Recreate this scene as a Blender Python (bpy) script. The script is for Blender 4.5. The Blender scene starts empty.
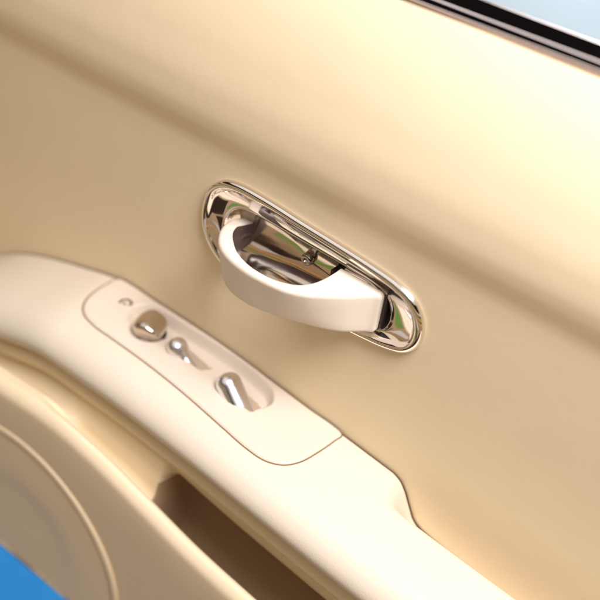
import bpy, bmesh, math, random
import numpy as np
from mathutils import Vector, Matrix
S = 0.001   # everything below is written in millimetres
sc = bpy.context.scene
col = sc.collection

# ------------------------------------------------------------------ camera
def setup_camera():
    f, D, W = 1100.0, 0.55, 600.0
    fw = Vector((-1727-300, 900+300, f)).normalized()
    X = -fw
    s = -math.sin(math.radians(38)); c2 = 1-s*s
    A = 1+(X.y/X.x)**2; B = 2*X.y*s*X.z/X.x**2; Cc = (s*X.z/X.x)**2-c2
    b = (-B+math.sqrt(B*B-4*A*Cc))/(2*A); a = (-b*X.y-s*X.z)/X.x
    Xr = Vector((X.x, X.y, -X.z)); Zr = Vector((a, b, -s)); Yr = Zr.cross(Xr)
    R = Matrix((Xr, Yr, Zr))
    p = Vector(((312-300)/f*D, -(268-300)/f*D, -D))
    loc = -(R @ p)
    cd = bpy.data.cameras.new('camera'); co = bpy.data.objects.new('camera', cd); col.objects.link(co)
    co.matrix_world = Matrix.Translation(loc) @ R.to_4x4()
    cd.sensor_width = 36; cd.lens = f/W*36
    cd.clip_start = 0.02; cd.clip_end = 50
    cd.dof.use_dof = True; cd.dof.focus_distance = 0.545; cd.dof.aperture_fstop = 4.5
    sc.camera = co
setup_camera()

# ------------------------------------------------------------------ light
sc.view_settings.view_transform = 'Standard'
sc.view_settings.look = 'None'
sc.view_settings.exposure = 0.0
sc.view_settings.gamma = 1.0
sc.render.engine = 'CYCLES'
sc.cycles.use_denoising = True
sc.cycles.max_bounces = 8
sc.cycles.sample_clamp_indirect = 6

wd = bpy.data.worlds.new('World'); sc.world = wd; wd.use_nodes = True
nt = wd.node_tree; nt.nodes.clear()
out = nt.nodes.new('ShaderNodeOutputWorld'); bg = nt.nodes.new('ShaderNodeBackground')
tc = nt.nodes.new('ShaderNodeTexCoord'); sep = nt.nodes.new('ShaderNodeSeparateXYZ')
mr = nt.nodes.new('ShaderNodeMapRange'); ramp = nt.nodes.new('ShaderNodeValToRGB')
mr.inputs['From Min'].default_value = -1; mr.inputs['From Max'].default_value = 1
nt.links.new(tc.outputs['Generated'], sep.inputs[0]); nt.links.new(sep.outputs['Z'], mr.inputs['Value'])
nt.links.new(mr.outputs[0], ramp.inputs[0])
cr = ramp.color_ramp
stops = [(0.0, (.26, .14, .07)), (.30, (.50, .29, .13)), (.42, (.90, .52, .22)), (.455, (.05, .02, .015)),
         (.48, (.95, .58, .27)), (.505, (.50, .50, .16)), (.545, (.60, .56, .22)), (.555, (.01, .04, .18)), (.58, (.02, .06, .22)), (.60, (1.15, .80, .47)),
         (.63, (1.1, .76, .45)), (.66, (.04, .02, .015)), (.78, (.04, .02, .015)), (.81, (1.3, 1.12, .98)), (1.0, (1.9, 1.76, 1.7))]
while len(cr.elements) < len(stops): cr.elements.new(.5)
for e, (p, c) in zip(cr.elements, stops): e.position = p; e.color = (*c, 1)
nt.links.new(ramp.outputs[0], bg.inputs['Color']); bg.inputs['Strength'].default_value = 0.56
nt.links.new(bg.outputs[0], out.inputs[0])

def area(name, loc, target, size, energy, color, sy=None):
    ld = bpy.data.lights.new(name, 'AREA'); ld.energy = energy; ld.color = color
    ld.shape = 'RECTANGLE'; ld.size = size; ld.size_y = sy or size
    o = bpy.data.objects.new(name, ld); col.objects.link(o)
    o.location = Vector(loc)*S
    o.rotation_euler = (Vector(target)-Vector(loc)).to_track_quat('-Z', 'Y').to_euler()
    return o
area('overhead_light', (310, -140, 575), (60, 0, 20), .30, 7.6, (1, .95, 1.0))
area('wall_fill', (-450, 1000, 300), (-450, 1500, -420), .6, 9, (.9, .96, 1))  # unseen lamp added to brighten the wall behind the door

# ------------------------------------------------------------------ materials
def new_mat(name):
    m = bpy.data.materials.new(name); m.use_nodes = True
    return m, m.node_tree, m.node_tree.nodes['Principled BSDF']
def leather(name, color, rough=.5, spec=.35, bump=.12, scale=900, var=.04):
    m, t, p = new_mat(name)
    p.inputs['Roughness'].default_value = rough; p.inputs['Specular IOR Level'].default_value = spec
    co = t.nodes.new('ShaderNodeTexCoord')
    n = t.nodes.new('ShaderNodeTexNoise'); n.inputs['Scale'].default_value = 14; n.inputs['Detail'].default_value = 5
    mx = t.nodes.new('ShaderNodeMix'); mx.data_type = 'RGBA'
    mx.inputs['A'].default_value = (*[c*(1-var) for c in color], 1)
    mx.inputs['B'].default_value = (*[min(1, c*(1+var)) for c in color], 1)
    t.links.new(co.outputs['Object'], n.inputs['Vector']); t.links.new(n.outputs['Fac'], mx.inputs['Factor'])
    t.links.new(mx.outputs['Result'], p.inputs['Base Color'])
    v = t.nodes.new('ShaderNodeTexVoronoi'); v.inputs['Scale'].default_value = scale
    v.feature = 'SMOOTH_F1'
    b = t.nodes.new('ShaderNodeBump'); b.inputs['Strength'].default_value = bump; b.inputs['Distance'].default_value = .0003
    t.links.new(co.outputs['Object'], v.inputs['Vector']); t.links.new(v.outputs['Distance'], b.inputs['Height'])
    n2 = t.nodes.new('ShaderNodeTexNoise'); n2.inputs['Scale'].default_value = 35; n2.inputs['Detail'].default_value = 3
    b2 = t.nodes.new('ShaderNodeBump'); b2.inputs['Strength'].default_value = .25; b2.inputs['Distance'].default_value = .001
    t.links.new(co.outputs['Object'], n2.inputs['Vector']); t.links.new(n2.outputs['Fac'], b2.inputs['Height'])
    t.links.new(b.outputs[0], b2.inputs['Normal']); t.links.new(b2.outputs[0], p.inputs['Normal'])
    return m
def metal(name, color, rough, bump=0):
    m, t, p = new_mat(name)
    p.inputs['Metallic'].default_value = 1; p.inputs['Base Color'].default_value = (*color, 1)
    n = t.nodes.new('ShaderNodeTexNoise'); n.inputs['Scale'].default_value = 60; n.inputs['Detail'].default_value = 4
    co = t.nodes.new('ShaderNodeTexCoord'); mr_ = t.nodes.new('ShaderNodeMapRange')
    mr_.inputs['From Min'].default_value = .3; mr_.inputs['From Max'].default_value = .7; mr_.inputs['To Min'].default_value = rough*.5; mr_.inputs['To Max'].default_value = rough*1.6
    t.links.new(co.outputs['Object'], n.inputs['Vector']); t.links.new(n.outputs['Fac'], mr_.inputs['Value'])
    t.links.new(mr_.outputs[0], p.inputs['Roughness'])
    return m
def plain(name, color, rough=.5, spec=.5):
    m, t, p = new_mat(name)
    n = t.nodes.new('ShaderNodeTexNoise'); n.inputs['Scale'].default_value = 25
    co = t.nodes.new('ShaderNodeTexCoord')
    mx = t.nodes.new('ShaderNodeMix'); mx.data_type = 'RGBA'
    mx.inputs['A'].default_value = (*[c*.93 for c in color], 1); mx.inputs['B'].default_value = (*[min(1, c*1.07) for c in color], 1)
    t.links.new(co.outputs['Object'], n.inputs['Vector']); t.links.new(n.outputs['Fac'], mx.inputs['Factor'])
    t.links.new(mx.outputs['Result'], p.inputs['Base Color'])
    p.inputs['Roughness'].default_value = rough; p.inputs['Specular IOR Level'].default_value = spec
    return m
M_panel = leather('tan_leather', (.81, .675, .45), rough=.5, bump=.10, scale=1300)
M_arm = leather('cream_leather', (.70, .62, .49), rough=.42, bump=.22, scale=1300)
M_switch = leather('cream_plastic', (.69, .60, .485), rough=.42, bump=.03)
M_handle = leather('handle_plastic', (.76, .675, .56), rough=.38, bump=.03)
M_chrome = metal('chrome', (.92, .88, .83), .06)
M_lever = metal('lever_chrome', (.82, .81, .84), .17)
M_satin = metal('satin_nickel', (.66, .58, .50), .17)
M_black = plain('black_rubber', (.0025, .002, .002), .9, .0)
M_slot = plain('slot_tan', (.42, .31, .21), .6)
M_gap = plain('brown_gap_shade', (.13, .075, .04), .8, .1)  # dark colour standing in for shade in narrow gaps
M_strip = plain('pale_trim_paint', (.68, .60, .55), .4)
M_trim = metal('satin_trim', (.78, .71, .67), .38)
M_pocket_shade = leather('brown_pocket_shade', (.42, .29, .17), rough=.8, spec=.1)
M_smoky = metal('smoky_chrome', (.74, .66, .58), .09)
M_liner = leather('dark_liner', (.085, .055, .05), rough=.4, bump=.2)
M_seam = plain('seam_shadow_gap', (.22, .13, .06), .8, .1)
M_darkpl = plain('dark_plastic', (.03, .02, .018), .5)
M_mark = plain('mark_print', (.16, .11, .08), .6)
M_paint = plain('cream_paint', (.75, .68, .58), .25)
M_blue = plain('blue_floor_paint', (.0, .36, 1.0), .5)
M_floor = plain('tan_floor', (.50, .35, .21), .7)
M_refl_dark = plain('refl_dark', (.035, .02, .015), .9, .1)
M_refl_green = plain('refl_green', (.20, .34, .09), .9, .1)
M_refl_white = plain('refl_white', (.82, .80, .76), .8)
M_wall = plain('pale_wall_paint', (.64, .80, .94), .8)

# ------------------------------------------------------------------ mesh helpers
def pchip(xs, ys):
    xs = np.array(xs, float); ys = np.array(ys, float)
    h = np.diff(xs); d = np.diff(ys)/h; m = np.zeros(len(xs)); m[0] = d[0]; m[-1] = d[-1]
    for i in range(1, len(xs)-1):
        if d[i-1]*d[i] > 0:
            w1 = 2*h[i]+h[i-1]; w2 = h[i]+2*h[i-1]; m[i] = (w1+w2)/(w1/d[i-1]+w2/d[i])
    def f(x):
        x = np.clip(np.asarray(x, float), xs[0], xs[-1])
        i = np.clip(np.searchsorted(xs, x)-1, 0, len(xs)-2)
        t = (x-xs[i])/h[i]
        return ((2*t**3-3*t**2+1)*ys[i]+(t**3-2*t**2+t)*h[i]*m[i]+(-2*t**3+3*t**2)*ys[i+1]+(t**3-t**2)*h[i]*m[i+1])
    return f
def smooth(x, a, b):
    t = np.clip((np.asarray(x, float)-a)/(b-a), 0, 1)
    return t*t*(3-2*t)
def catmull(P, n=8, closed=False):
    P = [np.array(p, float) for p in P]; N = len(P); R = []
    for i in range(N if closed else N-1):
        p1, p2 = P[i], P[(i+1) % N]
        p0 = P[i-1] if (closed or i > 0) else 2*p1-p2
        p3 = P[(i+2) % N] if (closed or i+2 < N) else 2*p2-p1
        # centripetal
        t0 = 0; t1 = t0+max(np.linalg.norm(p1-p0), 1e-6)**.5; t2 = t1+max(np.linalg.norm(p2-p1), 1e-6)**.5; t3 = t2+max(np.linalg.norm(p3-p2), 1e-6)**.5
        for k in range(n):
            t = t1+(t2-t1)*k/n
            A1 = (t1-t)/(t1-t0)*p0+(t-t0)/(t1-t0)*p1; A2 = (t2-t)/(t2-t1)*p1+(t-t1)/(t2-t1)*p2; A3 = (t3-t)/(t3-t2)*p2+(t-t2)/(t3-t2)*p3
            B1 = (t2-t)/(t2-t0)*A1+(t-t0)/(t2-t0)*A2; B2 = (t3-t)/(t3-t1)*A2+(t-t1)/(t3-t1)*A3
            R.append((t2-t)/(t2-t1)*B1+(t-t1)/(t2-t1)*B2)
    if not closed: R.append(P[-1])
    return np.array(R)
def link(name, verts, faces, mat, parent, shade=True, recalc=False):
    me = bpy.data.meshes.new(name)
    me.from_pydata([tuple(float(c)*S for c in v) for v in verts], [], [tuple(int(i) for i in f) for f in faces])
    if recalc:
        bm = bmesh.new(); bm.from_mesh(me); bmesh.ops.recalc_face_normals(bm, faces=bm.faces); bm.to_mesh(me); bm.free()
    if shade: me.polygons.foreach_set('use_smooth', [True]*len(me.polygons))
    me.materials.append(mat); me.update()
    o = bpy.data.objects.new(name, me); col.objects.link(o)
    if parent: o.parent = parent
    return o
def grid_faces(n, m, closed_m=False, off=0):
    F = []
    for i in range(n-1):
        for j in range(m if closed_m else m-1):
            k = (j+1) % m
            F.append((off+i*m+j, off+(i+1)*m+j, off+(i+1)*m+k, off+i*m+k))
    return F
def loft(name, rings, mat, parent, closed=True, cap=False):
    n = len(rings); m = len(rings[0])
    V = [v for r in rings for v in r]; F = grid_faces(n, m, closed)
    if cap:
        F.append(tuple(range(m))); F.append(tuple((n-1)*m+i for i in range(m)))
    return link(name, V, F, mat, parent, recalc=True)
def offset_poly(P, d):
    P = np.asarray(P, float)
    T = np.roll(P, -1, 0)-np.roll(P, 1, 0); T /= np.linalg.norm(T, axis=1)[:, None]
    area_ = np.sum(P[:, 0]*np.roll(P[:, 1], -1)-np.roll(P[:, 0], -1)*P[:, 1])
    N = np.c_[-T[:, 1], T[:, 0]]*(1 if area_ > 0 else -1)   # inward
    return P+N*d
def inside(P, x, y):
    P = np.asarray(P); r = np.zeros(np.shape(x), bool); n = len(P); j = n-1
    for i in range(n):
        xi, yi = P[i]; xj, yj = P[j]
        c = ((yi > y) != (yj > y)) & (x < (xj-xi)*(y-yi)/(yj-yi+1e-12)+xi)
        r ^= c; j = i
    return r
def resample(P, n):
    P = np.vstack([P, P[:1]]); s = np.r_[0, np.cumsum(np.linalg.norm(np.diff(P, axis=0), axis=1))]
    u = np.linspace(0, s[-1], n, endpoint=False)
    return np.c_[np.interp(u, s, P[:, 0]), np.interp(u, s, P[:, 1])]
def tube(name, path, r, mat, parent, n=10, flat=1.0):
    path = [Vector(p) for p in path]; rings = []
    up = Vector((0, 0, 1))
    for i, p in enumerate(path):
        t = (path[min(i+1, len(path)-1)]-path[max(i-1, 0)]).normalized()
        a = up.cross(t).normalized() if abs(t.z) < .99 else Vector((1, 0, 0)); b = t.cross(a)
        rr = r(i/(len(path)-1)) if callable(r) else r
        rings.append([p+a*rr*math.cos(q*2*math.pi/n)+b*rr*flat*math.sin(q*2*math.pi/n) for q in range(n)])
    return loft(name, rings, mat, parent, True, True)

# ------------------------------------------------------------------ surface functions
X0, X1 = -460, 360
zt = pchip([-460, -300, -243, -212, -166, -124, -80, -37, 34, 75, 120, 360], [-250, -165, -126, -108, -91.5, -81.5, -81, -83, -89.9, -94, -97.5, -112])
step_drop = pchip([-460, 70, 76, 80, 85, 90, 96, 150, 360], [0, 0, -1.8, -6, -14.5, -22, -25, -28.5, -32])
lip = pchip([-460, -200, -153, -102, -70, -31, 6.6, 42.5, 100, 360], [-160, -130, -126.6, -123.2, -127.5, -137.6, -147.3, -153, -161, -195])
def ftop(y): return -3.0*np.clip((-np.asarray(y, float)-22)/32, 0, 2)**2
def armtop(x, y): return zt(x)+ftop(y)+step_drop(x)*(1-smooth(-np.asarray(y, float), 4, 23))
def panel_y(x, z):
    zz = np.asarray(z, float)-.01*(np.asarray(x, float)+10)
    f = pchip([-360, 24, 34, 39, 44, 50, 57, 68, 90, 115, 138, 160], [0, 0, -.15, -.7, -1.9, -3.2, -3.8, -3.2, 1.0, 8.6, 19.0, 33])
    return f(zz)

# ------------------------------------------------------------------ the door
door = bpy.data.objects.new('car_door', None); col.objects.link(door)
door.location = (0, 0, 0)
door['label'] = 'cream leather car door card with chrome release handle, armrest, toggle switches and map pocket'
door['category'] = 'car door'

esc = catmull([(-71.5, 6), (-68.5, 15.5), (-60.5, 23), (-50, 26), (-32, 26.3), (-9, 24.8), (15, 23.5), (33, 22.2), (48, 20.3), (58.5, 16.5),
               (65.5, 9), (68.3, 0), (67.3, -9), (61.5, -16.2), (51, -20), (39, -21.8), (15, -24), (-15, -27), (-40, -29.3), (-53, -28.2),
               (-63.5, -21.5), (-69.5, -13), (-72, -4)], 12, True)
esc = resample(esc, 200)
# leather covered door card, one sheet with an opening for the handle recess
xs = np.arange(X0, X1+1, 2.0); zs = np.r_[np.arange(-322, -140, 6.0), np.arange(-140, 162, 1.5)]
XX, ZZ = np.meshgrid(xs, zs, indexing='ij')
belt_z = 148.5
YY = panel_y(XX, np.minimum(ZZ, 170))
ZZ = ZZ+.03*(XX-25)*smooth(ZZ, 60, 130); YY = panel_y(XX, np.minimum(ZZ, 170))
V = np.c_[XX.ravel(), YY.ravel(), ZZ.ravel()]
hole = offset_poly(esc, 2.6)
F = []
m = len(zs)
cx = (xs[:-1]+1)[:, None]+0*zs[:-1][None]; cz = (zs[:-1]+np.diff(zs)/2)[None]+0*xs[:-1][:, None]
ins = inside(hole, cx, cz) | (cz > 141.2)
for i in range(len(xs)-1):
    for j in range(m-1):
        if not ins[i, j]: F.append((i*m+j, (i+1)*m+j, (i+1)*m+j+1, i*m+j+1))
link('door_card', V, F, M_panel, door)

# door shell behind the card
def extr_x(name, prof, mat, parent, x0=X0, x1=X1, cap=True, slope=0.0):
    rings = [[(x, y, z+slope*(x-25)) for y, z in prof] for x in (x0, x1)]
    return loft(name, rings, mat, parent, True, cap)
sh = [(34, -322), (75, -322), (84, -312), (86, 60), (68, 126), (60, 133), (54, 135), (54, 100), (34, 90)]
o = extr_x('door_shell', sh, M_paint, door); o['label'] = 'cream painted outer door shell'
for p in o.data.polygons: p.use_smooth = False

# belt line: bead, rubber and trim strips along the window opening
def bead(name, cy, cz, ry, rz, mat, parent, label=None, sl=0.0):
    cy += 4.2; cz -= 2.3
    prof = []
    for k in range(20):
        a = k*2*math.pi/20; c, s_ = math.cos(a), math.sin(a)
        prof.append((cy+ry*math.copysign(abs(c)**.7, c), cz+rz*math.copysign(abs(s_)**.7, s_)+sl*(ry*c)))
    o = extr_x(name, prof, mat, parent, slope=.03)
    if label: o['label'] = label
    return o
bead('edge_gap_shade', 17.4, 143.1, 1.1, .8, M_gap, door, 'thin brown bead for the shaded gap between the leather and the trim strip')  # dark bead drawn in place of the shaded gap at the leather edge
bead('chrome_strip', 19.6, 142.3, 1.0, 1.0, M_strip, door, 'bright trim strip along the top of the leather')
bead('rubber_seal', 24.2, 142.1, 3.7, 1.4, M_black, door, 'black inner window seal')
bead('chrome_strip', 28.0, 142.9, .4, .45, M_strip, door, 'thin bright line between the two black seals')
bead('rubber_seal', 37.2, 141.9, 8.4, 2.0, M_black, door, 'wide black outer window seal')
bead('chrome_strip', 46.3, 142.3, .7, .8, M_trim, door, 'thin pale outer trim strip')

# armrest
xs = np.r_[np.arange(X0, -140, 4.0), np.arange(-140, 110, 1.0), np.arange(110, X1+1, 4.0)]
ys = -np.r_[np.array([1.9, 2.7]), np.arange(3.5, 50, 2.0)]
rings = []
front = [(-50, float(ftop(-50))), (-55.5, -4.2), (-60.5, -7.6), (-64, -12), (-65.2, -16.5), (-63.5, -21.5), (-58.5, -25), (-50, -26.5), (-30, -27)]
fc = catmull(front, 6)
for x in xs:
    z0 = float(zt(x)); a0 = float(armtop(x, -1.2))
    r = [(x, 12, z0-66), (x, 12, a0-10), (x, 2, a0-14), (x, -1.2, a0-12), (x, -1.4, a0-1.6)]
    r += [(x, y, float(armtop(x, y))) for y in ys]
    r += [(x, y, z0+z) for y, z in fc]
    r += [(x, -30, z0-66)]
    rings.append(r)
ARM_RINGS = rings
ARM_LABEL = 'cream padded armrest shelf with a step at its front end'

# lower moulding: welt, scooped recess, map pocket, outer wall
xs = np.r_[np.arange(X0, -60, 4.0), np.arange(-60, -20, 1.0), np.arange(-20, X1+1, 4.0)]
rings = []
for x in xs:
    z0 = float(zt(x)) if x > -190 else float(zt(-190)); L = float(lip(x))
    q = float(smooth(x, -120, -94))          # recess opens
    s_ = float(smooth(x, -38.5, -34.5))          # pocket hole opens
    top = z0-45
    mix = lambda a, b, t: a+(b-a)*t
    pts = [(10, z0-58), (-36, z0-54), (-50, z0-29), (-57, z0-30), (-59.5, z0-34.5), (-58.5, z0-39), (-54.5, z0-42.5)]
    s1, s2 = float(smooth(x, -40, -32)), float(smooth(x, -39, -35))
    pts += [(mix(-58, mix(-56, -52, s1), q), z0-45.5), (mix(-62, mix(-58, -50, s1), q), mix(top, L-11, .45)),
            (mix(-66, mix(-60.5, -40, s2), q), mix(top, L-11, .85)),
            (mix(-69, mix(-62.5, -36, s_), q), mix(L-1, mix(L-15, L-48, s_), q)),
            (mix(-71, mix(-66, -56, s_), q), mix(L-.6, mix(L-18, L-70, s_), q)),
            (mix(-72.5, mix(-70, -70, s_), q), mix(L-.3, mix(L-12, L-46, s_), q)),
            (mix(-73.5, -72, q), mix(L-.1, L-4.5, q)),
            (-76.5, L), (-81, L-4), (-82.3, L-12), (-82, (L-12-250)/2), (-81, -250), (-80, -266), (-77, -274.5), (-71, -277.5), (-40, -277), (10, -277)]
    c = catmull(pts, 5)
    rings.append([(x, y, z) for y, z in c])
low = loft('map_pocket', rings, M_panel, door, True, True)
low.data.materials.append(M_pocket_shade)  # inner pocket faces coloured darker to imitate shade
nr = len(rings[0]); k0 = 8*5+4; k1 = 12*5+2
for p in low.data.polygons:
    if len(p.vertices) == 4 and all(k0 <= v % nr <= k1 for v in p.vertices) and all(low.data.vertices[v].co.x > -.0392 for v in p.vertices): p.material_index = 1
low['label'] = 'lower moulding with a scooped recess and a dark map pocket opening'

# speaker: ring and dished grille on the lower moulding, cut by the bottom edge
C0 = np.array((-130.0, -242.0)); R0 = 83.0
sp = None
rings = []
ths = np.linspace(-math.asin(30/R0), math.pi+math.asin(30/R0), 90)
for th in ths:
    ring = []
    for k in range(14):
        a = k*2*math.pi/14
        rr = R0+2.6*math.cos(a); yy = -82.3-1.5*math.sin(a)
        ring.append((C0[0]+rr*math.cos(th), yy, C0[1]+rr*math.sin(th)))
    rings.append(ring)
sp = loft('speaker', rings, M_panel, door, True, True); sp['label'] = 'round door speaker with a raised leather ring, cut off by the bottom edge'
V = []; F = []
rs = [0, 10, 20, 30, 36, 40, 44, 48, 54, 60, 66, 72, 76, 79.5]
ry = {0: -82.8, 10: -82.8, 20: -82.8, 30: -82.9, 36: -82.9, 40: -83.1, 44: -83.4, 48: -83.6, 54: -83.7, 60: -83.6, 66: -83.4, 72: -83.1, 76: -83.0, 79.5: -82.4}
nth = 96
for r in rs:
    for k in range(nth):
        a = k*2*math.pi/nth
        z = max(C0[1]+r*math.sin(a), -272.0)
        V.append((C0[0]+r*math.cos(a), ry[r], z))
F = grid_faces(len(rs), nth, True)
g = link('speaker_grille', V, F, M_panel, sp)

# switch panel -------------------------------------------------------------
sp_out = catmull([(-132.5, -1.6), (-133.5, -9), (-133, -20), (-129.5, -31), (-123, -38), (-112, -41.3), (-95, -42), (-81, -42.4), (-60, -43), (-42, -43.8), (-11, -46),
                  (8, -47), (20, -45.8), (28.5, -41), (33.5, -33), (36, -20), (37, -8), (37, -1.6), (10, -1.3), (-50, -1.3), (-100, -1.3)], 10, True)
sp_out = resample(sp_out, 260)
V = [v for r in ARM_RINGS for v in r]; m_ = len(ARM_RINGS[0]); F = grid_faces(len(ARM_RINGS), m_, True)
Va = np.array(V); cut = offset_poly(sp_out, 1.6)
fa = np.array(F); cen = Va[fa].mean(1)
kill = inside(cut, cen[:, 0], cen[:, 1]) & (cen[:, 2] > armtop(cen[:, 0], cen[:, 1])-1.5)
F = [f for f, k in zip(F, kill) if not k]
F.append(tuple(range(m_))); F.append(tuple((len(ARM_RINGS)-1)*m_+i for i in range(m_)))
arm = link('armrest', V, F, M_arm, door, recalc=True); arm['label'] = ARM_LABEL
gx_ = np.r_[np.arange(-300, 70, 5.0), np.arange(70, 100, 1.0), np.arange(100, 361, 5.0)]
tube('joint_gap_shade', [(x, -.7, float(armtop(x, -1.5))-.35-.5*(1-float(smooth(x, 84, 96)))) for x in gx_], .42, M_gap, arm, n=8)  # dark tube painting the shade in the joint between armrest and card
pod = catmull([(-107, -18), (-105.5, -11), (-100, -5.5), (-87, -4.5), (-71, -4.5), (-56, -3.2), (-38, -2.8), (-20, -3.8), (-7.5, -6.5), (-1.5, -13), (-2.0, -21), (-8, -30), (-25, -34), (-60, -33), (-90, -32), (-103, -26)], 8, True)
def seg_dist(P, x, y):
    d = np.full(np.shape(x), 1e9); n = len(P)
    for i in range(n):
        a = P[i]; b = P[(i+1) % n]; ab = b-a
        t = np.clip(((x-a[0])*ab[0]+(y-a[1])*ab[1])/(ab@ab+1e-9), 0, 1)
        d = np.minimum(d, np.hypot(x-a[0]-t*ab[0], y-a[1]-t*ab[1]))
    return d
def rect_mask(x, y, cx, cy, hx, hy, ang, soft=.5):
    c, s_ = math.cos(ang), math.sin(ang)
    u = (x-cx)*c+(y-cy)*s_; v = -(x-cx)*s_+(y-cy)*c
    r = 2.0
    dx = np.abs(u)-hx+r; dy = np.abs(v)-hy+r
    d = np.hypot(np.maximum(dx, 0), np.maximum(dy, 0))+np.minimum(np.maximum(dx, dy), 0)-r
    return 1-smooth(d, -soft, soft)
def switch_h(x, y):
    x = np.asarray(x, float); y = np.asarray(y, float)
    d = seg_dist(pod, x, y); i = inside(pod, x, y)
    ramp_ = smooth(y, -32, -10)
    h = np.where(i, -6.8*smooth(d, 0, 4.5)*ramp_, 0)
    rd = np.hypot(x+87, y+19.5)
    h = np.minimum(h, -3.2*(1-smooth(rd, 10, 15)))
    h = h+.55*np.exp(-((d-.3)/1.6)**2)*smooth(y, -14, -6)    # raised edge of the scoop on the card side
    h = h-9*rect_mask(x, y, -55.0, -19.3, 10.2, 4.8, -.04, .35)
    h = h-9*rect_mask(x, y, -15.5, -21.5, 10.8, 6.0, -.05, .35)
    ed = seg_dist(sp_out, x, y)
    return h+armtop(x, y)+.9-.9*(1-smooth(ed, 0, 1.4))
inner = [sp_out, offset_poly(sp_out, .35), offset_poly(sp_out, .8), offset_poly(sp_out, 1.4)]
# fine grid inside, stitched by laying border rings over it
gx = np.arange(-134, 38.01, .5); gy = np.arange(-47.5, -1.0, .5)
GX, GY = np.meshgrid(gx, gy, indexing='ij')
GZ = switch_h(GX, GY)
msk = inside(sp_out, GX, GY)
# pull outside vertices that border the shape onto the outline
P = np.stack([GX, GY], -1)
mm = len(gy)
cell = msk[:-1, :-1] | msk[1:, :-1] | msk[:-1, 1:] | msk[1:, 1:]
need = np.zeros_like(msk)
need[:-1, :-1] |= cell; need[1:, :-1] |= cell; need[:-1, 1:] |= cell; need[1:, 1:] |= cell
mv = need & ~msk
for i, j in zip(*np.where(mv)):
    k = np.argmin((sp_out[:, 0]-GX[i, j])**2+(sp_out[:, 1]-GY[i, j])**2)
    best = None
    for kk in (k-1, k):
        a = sp_out[kk % len(sp_out)]; b = sp_out[(kk+1) % len(sp_out)]; ab = b-a
        t = np.clip((P[i, j]-a)@ab/(ab@ab), 0, 1); q = a+t*ab; dd = np.linalg.norm(q-P[i, j])
        if best is None or dd < best[0]: best = (dd, q)
    GX[i, j], GY[i, j] = best[1]
    GZ[i, j] = float(armtop(GX[i, j], GY[i, j]))-.3
V = np.c_[GX.ravel(), GY.ravel(), GZ.ravel()]
F = [(i*mm+j, (i+1)*mm+j, (i+1)*mm+j+1, i*mm+j+1) for i, j in zip(*np.where(cell))]
used = sorted({k for f in F for k in f}); idx = {k: n for n, k in enumerate(used)}
swp = link('switch_panel', V[used], [tuple(idx[k] for k in f) for f in F], M_switch, door)
swp['label'] = 'raised cream switch panel with a scooped pod, set into the armrest top'
# dark ribbon painting the shaded gap round the panel
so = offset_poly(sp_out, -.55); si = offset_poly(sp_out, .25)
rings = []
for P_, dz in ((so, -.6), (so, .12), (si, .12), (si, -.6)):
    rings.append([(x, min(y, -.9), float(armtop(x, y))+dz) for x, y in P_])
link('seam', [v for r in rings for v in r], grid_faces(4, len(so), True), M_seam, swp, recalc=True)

# joystick knob: rounded square button with a ridge
def superring(cx, cy, r, z, n=40, e=.62, rot=0, crown=None):
    R = []
    for k in range(n):
        a = k*2*math.pi/n; c, s_ = math.cos(a), math.sin(a)
        x = r*math.copysign(abs(c)**e, c); y = r*math.copysign(abs(s_)**e, s_)
        X_ = x*math.cos(rot)-y*math.sin(rot); Y_ = x*math.sin(rot)+y*math.cos(rot)
        zz = z(x, y) if callable(z) else z
        R.append((cx+X_, cy+Y_, zz))
    return R
kx, ky = -86.6, -21.3; kb = float(armtop(kx, ky))-3
top = lambda h: (lambda x, y: kb+h-.42*abs(x+1.0)*min(1, h/9))
rings = [superring(kx, ky, r, z, rot=.35) for r, z in
         ((6.9, kb-1), (7.2, kb+.6), (8.4, kb+1.6), (8.9, kb+3.4), (8.9, top(9.2)), (8.4, top(10.5)), (7.4, top(11.2)), (4, top(11.6)), (1.5, top(11.7)), (.1, top(11.7)))]
kn = loft('adjuster_knob', rings, M_satin, swp, True, True); kn['label'] = 'satin metal adjuster knob with a ridged top'
ring = loft('knob_collar', [superring(kx, ky, r, kb+z, e=1) for r, z in ((9.6, -.5), (9.6, .5), (9.0, .9), (8.4, .5), (7.6, -.6))], M_darkpl, kn)

# toggle levers
def lever(base, tip, prof, r1, label):
    prof_ = pchip([p[0] for p in prof], [p[1] for p in prof])
    b = Vector(base); t = Vector(tip); ax = (t-b); n = 40; rings = []
    path = []
    side = Vector((0, 1, 0)); a = ax.normalized(); side = (side-a*side.dot(a)).normalized(); upv = a.cross(side)
    Lg = ax.length
    for i in range(n+1):
        u = i/n
        rad = float(prof_(u)); s0 = u*Lg; endr = r1
        if s0 > Lg-endr: rad = min(rad*1.0, 1e9)*math.sqrt(max(0, 1-((s0-(Lg-endr))/endr)**2))
        rad = max(rad, .05)
        p = b+ax*u
        rings.append([p+side*rad*1.08*math.cos(q*math.pi/10)+upv*rad*.96*math.sin(q*math.pi/10) for q in range(20)])
    o = loft('toggle_switch', rings, M_lever, swp, True, True); o['label'] = label
    return o
lever((-48.5, -23, -92), (-68.0, -23.5, -75.5), [(0, 4.3), (.35, 4.2), (.5, 4.2), (.66, 5.2), (.8, 5.7), (1, 5.7)], 5.6, 'small chrome toggle lever nearest the knob')
lever((-8.0, -27.5, -95), (-30.0, -23, -76.5), [(0, 6.6), (.3, 6.9), (.55, 6.8), (.65, 6.8), (.8, 6.9), (1, 6.9)], 6.4, 'longer chrome toggle lever at the far end of the panel')

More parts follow.
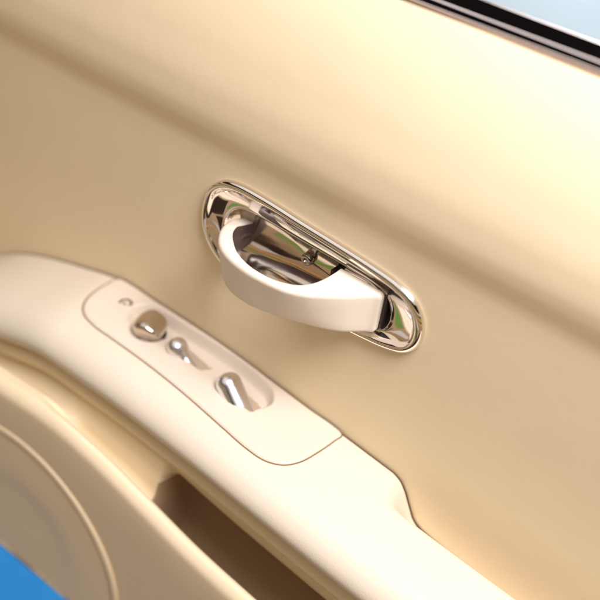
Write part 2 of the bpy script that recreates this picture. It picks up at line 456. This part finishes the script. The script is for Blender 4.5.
for nm, (cx_, cy_, hx_, hy_, an_) in (('slot_floor', (-55, -19.3, 9.9, 4.4, -.04)), ('slot_floor', (-15.5, -21.5, 10.4, 5.6, -.05))):
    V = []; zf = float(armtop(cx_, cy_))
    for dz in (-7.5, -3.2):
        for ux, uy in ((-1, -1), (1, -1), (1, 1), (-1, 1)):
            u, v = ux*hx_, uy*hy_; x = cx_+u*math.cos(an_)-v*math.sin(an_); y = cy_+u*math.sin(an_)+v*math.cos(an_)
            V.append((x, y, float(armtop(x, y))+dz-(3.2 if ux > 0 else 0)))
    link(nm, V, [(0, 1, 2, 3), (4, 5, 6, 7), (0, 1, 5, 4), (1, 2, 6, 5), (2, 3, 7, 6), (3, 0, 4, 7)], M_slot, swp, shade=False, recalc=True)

# printed mark beside the knob
mk = [(-114.4, -18.4), (-114.6, -15.0), (-113.2, -12.9), (-110.6, -12.6), (-108.8, -14.0), (-108.6, -16.0)]
rings = []
cm = catmull(mk, 5)
V = []; F = []
for i, p in enumerate(cm):
    t = cm[min(i+1, len(cm)-1)]-cm[max(i-1, 0)]; t /= np.linalg.norm(t); nn = np.array((-t[1], t[0]))
    for sgn in (-.85, .85):
        q = p+nn*sgn; zq = float(switch_h(q[0], q[1]))
        V += [(q[0], q[1], zq+.07), (q[0], q[1], zq-.2)]
for i in range(len(cm)-1):
    a = i*4; b = a+4; F += [(a, a+2, b+2, b), (a, b, b+1, a+1), (a+2, a+3, b+3, b+2)]
link('printed_mark', V, F, M_mark, swp)
V = []
for (x, y) in [(-112.6, -17.6), (-112.6, -16.0), (-110.6, -16.0), (-110.6, -17.6)]:
    zq = float(switch_h(x, y)); V += [(x, y, zq+.07), (x, y, zq-.2)]
link('printed_mark', V, [(0, 2, 4, 6), (0, 1, 3, 2), (2, 3, 5, 4), (4, 5, 7, 6), (6, 7, 1, 0)], M_mark, swp, shade=False)

# chrome handle bezel -------------------------------------------------------
cup = catmull([(-60, -8), (-58.5, 0), (-53, 7.5), (-44, 11), (-30, 11.2), (-12, 10.8), (8, 10.6), (22, 10.3), (34, 9.8), (43, 7.5), (47.5, 1), (48, -8), (44, -14.5), (30, -17),
               (5, -19), (-20, -21), (-42, -22.5), (-54, -20.5), (-59.5, -15)], 12, True)
def from_left(P, n=200):
    P = resample(P, n); k = np.argmin(P[:, 0]); P = np.roll(P, -k, 0)
    return P
eo = from_left(esc); cu = from_left(cup)
# pair the two outlines by angle about an elongated axis
def paired(P, Q):
    Qc = []
    for p in P:
        ax_ = np.array((np.clip(p[0], -42, 32), -6.0)); d = p-ax_; d /= np.linalg.norm(d)
        best = None
        for i in range(len(Q)):
            a = Q[i]; b = Q[(i+1) % len(Q)]; e = b-a; den = d[0]*(-e[1])+e[0]*d[1]
            if abs(den) < 1e-9: continue
            w = a-ax_
            s_ = (w[0]*(-e[1])+e[0]*w[1])/den; t = (d[0]*w[1]-d[1]*w[0])/den
            if s_ > 0 and -1e-6 <= t <= 1+1e-6 and (best is None or s_ < best): best = s_
        Qc.append(ax_+d*best)
    return np.array(Qc)
cu = paired(eo, cup)
rings = []
def add(P, y): rings.append([(p[0], y, p[1]) for p in P])
for d, y in ((0, 2.0), (-.1, -.6), (.2, -2.0), (.9, -3.2), (2.0, -3.9), (3.2, -4.0), (4.2, -3.3), (4.9, -2.2), (5.5, -1.5)):
    add(offset_poly(eo, d), y)
e6 = offset_poly(eo, 5.5)
for t in np.linspace(.1, .92, 10):
    add(e6+(cu-e6)*t, -1.5+3.2*math.sin(t*math.pi*.5))
cc = np.array((-6.0, -6.0))
add(cu+(e6-cu)*.03, 1.5); add(cu, 1.3)
add(cu+(cc-cu)*.008, 1.6)
for t_, y_ in ((.02, 2.4), (.045, 3.6), (.08, 5.0), (.14, 6.6), (.22, 8.0), (.34, 9.3), (.5, 10.3), (.7, 10.9), (.995, 11.1)):
    add(cu+(cc-cu)*t_, y_)
bz = loft('handle_bezel', rings, M_chrome, door, True, False)
bz.data.materials.append(M_smoky)
cutr = len(rings)-9
for p in bz.data.polygons:
    if all(v//len(rings[0]) >= cutr for v in p.vertices): p.material_index = 1
bz['label'] = 'long chrome bezel dish around the release handle'

def lathe_y(name, cx, cz, prof, mat, parent, n=28):
    rings = [[(cx+r*math.cos(k*2*math.pi/n), y, cz+r*math.sin(k*2*math.pi/n)) for k in range(n)] for r, y in prof]
    return loft(name, rings, mat, parent, True, True)
sx, sz = -9.6, -4.6
scw = lathe_y('screw', sx, sz, [(3.4, 11.5), (3.4, 8.9), (3.1, 8.2), (2.6, 7.8), (1.7, 7.7), (1.3, 8.0), (1.2, 9.3), (.1, 9.4)], M_satin, bz)
scw['label'] = 'round head fixing screw inside the chrome recess'
def box_part(name, x0, x1, y0, y1, z0, z1, ang, mat, par, label):
    cx_, cz_ = (x0+x1)/2, (z0+z1)/2; R_ = []
    for y, d in ((y1, 0), (y0+.3, 0), (y0, .3)):
        ring_ = []
        for sx_, sz_ in ((-1, -1), (1, -1), (1, 1), (-1, 1)):
            u = sx_*((x1-x0)/2-d); v = sz_*((z1-z0)/2-d)
            ring_.append((cx_+u*math.cos(ang)-v*math.sin(ang), y, cz_+u*math.sin(ang)+v*math.cos(ang)))
        R_.append(ring_)
    o = loft(name, R_, mat, par, True, True)
    for p in o.data.polygons: p.use_smooth = False
    o['label'] = label; return o
box_part('catch', 8.5, 10.5, 4, 11.5, -3, 1.5, 0, M_darkpl, bz, 'dark catch at the right end of the recess')

# release handle --------------------------------------------------------------
oT = [(-53, 12), (-52, 0), (-48.8, -13), (-44.2, -22), (-37.8, -29.5), (-29, -34), (-15, -36.6), (-2, -36.3), (9, -34.3), (17, -30), (24, -23.5), (31.5, -15.5), (40.5, -5), (43.1, -3.0), (43.3, 0)]
oB = [(-50, 12), (-49, 0), (-45, -11), (-39.5, -20), (-33.5, -26.5), (-26, -31), (-13, -32.4), (-2, -30), (7, -26.8), (16, -23), (24, -19.5), (32.5, -14.3), (40.5, -5.6), (43.1, -3.4), (43.3, 0)]
iT = [(-46, 12), (-44.8, -1), (-42.6, -9.5), (-38.8, -17), (-32.3, -23.7), (-25.5, -28.4), (-14, -32), (-2, -31.8), (5.3, -29.5), (10.6, -25.9), (14.0, -20.6), (15.8, -13.5), (16.4, -5.5), (16.4, -3.0), (16.2, 0)]
dB = [0, 1, 2, 2, 4, 5, 6, 7, 8, 7, 5, 3, 1, 0, 0]
oT, oB, iT_ = catmull(oT, 8), catmull(oB, 8), catmull(iT, 8)
iB_ = catmull([(x, y+d) for (x, y), d in zip(iT, dB)], 8)
zB = -14.5
zTs = catmull([(0, z) for z in (-1, 3.6, 7.6, 9.1)] + [(0, 9.4)]*8 + [(0, 9.4), (0, 9.4), (0, 9.2)], 8)[:, 1]
rings = []
for a_, b_, c_, d_, zT in zip(oT, oB, iT_, iB_, zTs):
    def pt(sv, z):        # sv = distance from the outer face, z = height
        t = (z-zB)/(zT-zB); t = t**.85 if t > 0 else t
        o_ = b_+(a_-b_)*t; i_ = d_+(c_-d_)*t; w = np.linalg.norm(i_-o_)
        if sv < 0: q_ = i_+(o_-i_)/w*min(-sv, w/2)     # negative: distance from the inner face
        else: q_ = o_+(i_-o_)/w*min(sv, w*.62)
        return (q_[0], q_[1], z)
    r_ = []
    R1, R2, R3 = 2.9, 2.6, 1.0
    for k in range(9): an = k/8*math.pi/2; r_.append(pt(R1*(1-math.cos(an)), zT-R1+R1*math.sin(an)))
    for k in range(5): an = k/4*math.pi/2; r_.append(pt(-R3*(1-math.sin(an))-1e-4, zT-R3+R3*math.cos(an)))
    i0 = len(r_)-1
    for z in (zT-5.4, zT-9.4-1+0, -6.5, -10): r_.append(pt(-1e-4, z))
    for k in range(4): an = k/3*math.pi/2; r_.append(pt(-R3*(1-math.cos(an))-1e-4, zB+R3-R3*math.sin(an)))
    for k in range(6): an = k/5*math.pi/2; r_.append(pt(R2*(1-math.sin(an)), zB+R2-R2*math.cos(an)))
    for z in (-8.5, -6.5, zT-10, zT-6.5): r_.append(pt(0, z))
    rings.append(r_)
i1 = i0+8
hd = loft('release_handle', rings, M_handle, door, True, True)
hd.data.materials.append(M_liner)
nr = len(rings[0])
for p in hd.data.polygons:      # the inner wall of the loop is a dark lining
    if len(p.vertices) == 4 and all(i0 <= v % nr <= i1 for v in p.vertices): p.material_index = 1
hd['label'] = 'cream moulded loop release handle standing out of the bezel'
# dark block added to paint the shaded gap at the handle's square end
pv = [(42.4, 8), (42.4, .9), (43.4, -.4), (44.1, .9), (44.2, 8)]
rings = [[(x, y, z) for x, y in offset_poly(np.array(pv), d)] for z, d in ((-13.5, .3), (-13, 0), (7, 0), (7.5, .3))]
o = loft('end_gap_shade', rings, M_darkpl, hd, True, True); o['label'] = 'dark block painting the shaded gap at the square end of the handle'

# ------------------------------------------------------------------ setting
def slab(name, x0, x1, y0, y1, z0, z1, mat):
    V = [(x, y, z) for x in (x0, x1) for y in (y0, y1) for z in (z0, z1)]
    F = [(0, 1, 3, 2), (4, 6, 7, 5), (0, 4, 5, 1), (2, 3, 7, 6), (0, 2, 6, 4), (1, 5, 7, 3)]
    o = link(name, V, F, mat, None, shade=False, recalc=True); o['kind'] = 'structure'; return o
slab('floor', -3500, 2500, -2000, 1500, -760, -700, M_floor)
slab('reflect_dark', -300, 1300, -800, -480, -699, -694, M_refl_dark)  # dark patches out of view, added for the chrome to reflect
slab('reflect_dark', -630, 300, -1230, -850, -699, -694, M_refl_dark)
slab('reflect_green', -720, -400, -735, -540, -699, -694, M_refl_green)  # unseen green patch, added only to tint the chrome reflections
slab('reflect_white', -1600, -850, -1250, -700, -699, -693, M_refl_white)  # unseen pale patches, added to put white into the chrome reflections
slab('reflect_white', -630, 900, -1990, -1240, -699, -693, M_refl_white)
# blue mat lying on the ground below the door
rings = []
for d, z in ((0, -700), (0, -692), (6, -688), (12, -687)):
    P_ = resample(catmull([(-1100, -350), (-1100, 700), (-60, 700), (-60, -350)], 1, True), 120)
    rings.append([(x, y, z) for x, y in offset_poly(P_, d)])
mat_ = loft('floor_mat', rings, M_blue, None, True, True)
mat_['label'] = 'bright blue mat lying on the ground under the car door'; mat_['category'] = 'floor mat'
slab('wall', -3500, 2500, 1500, 1560, -760, 900, M_wall)
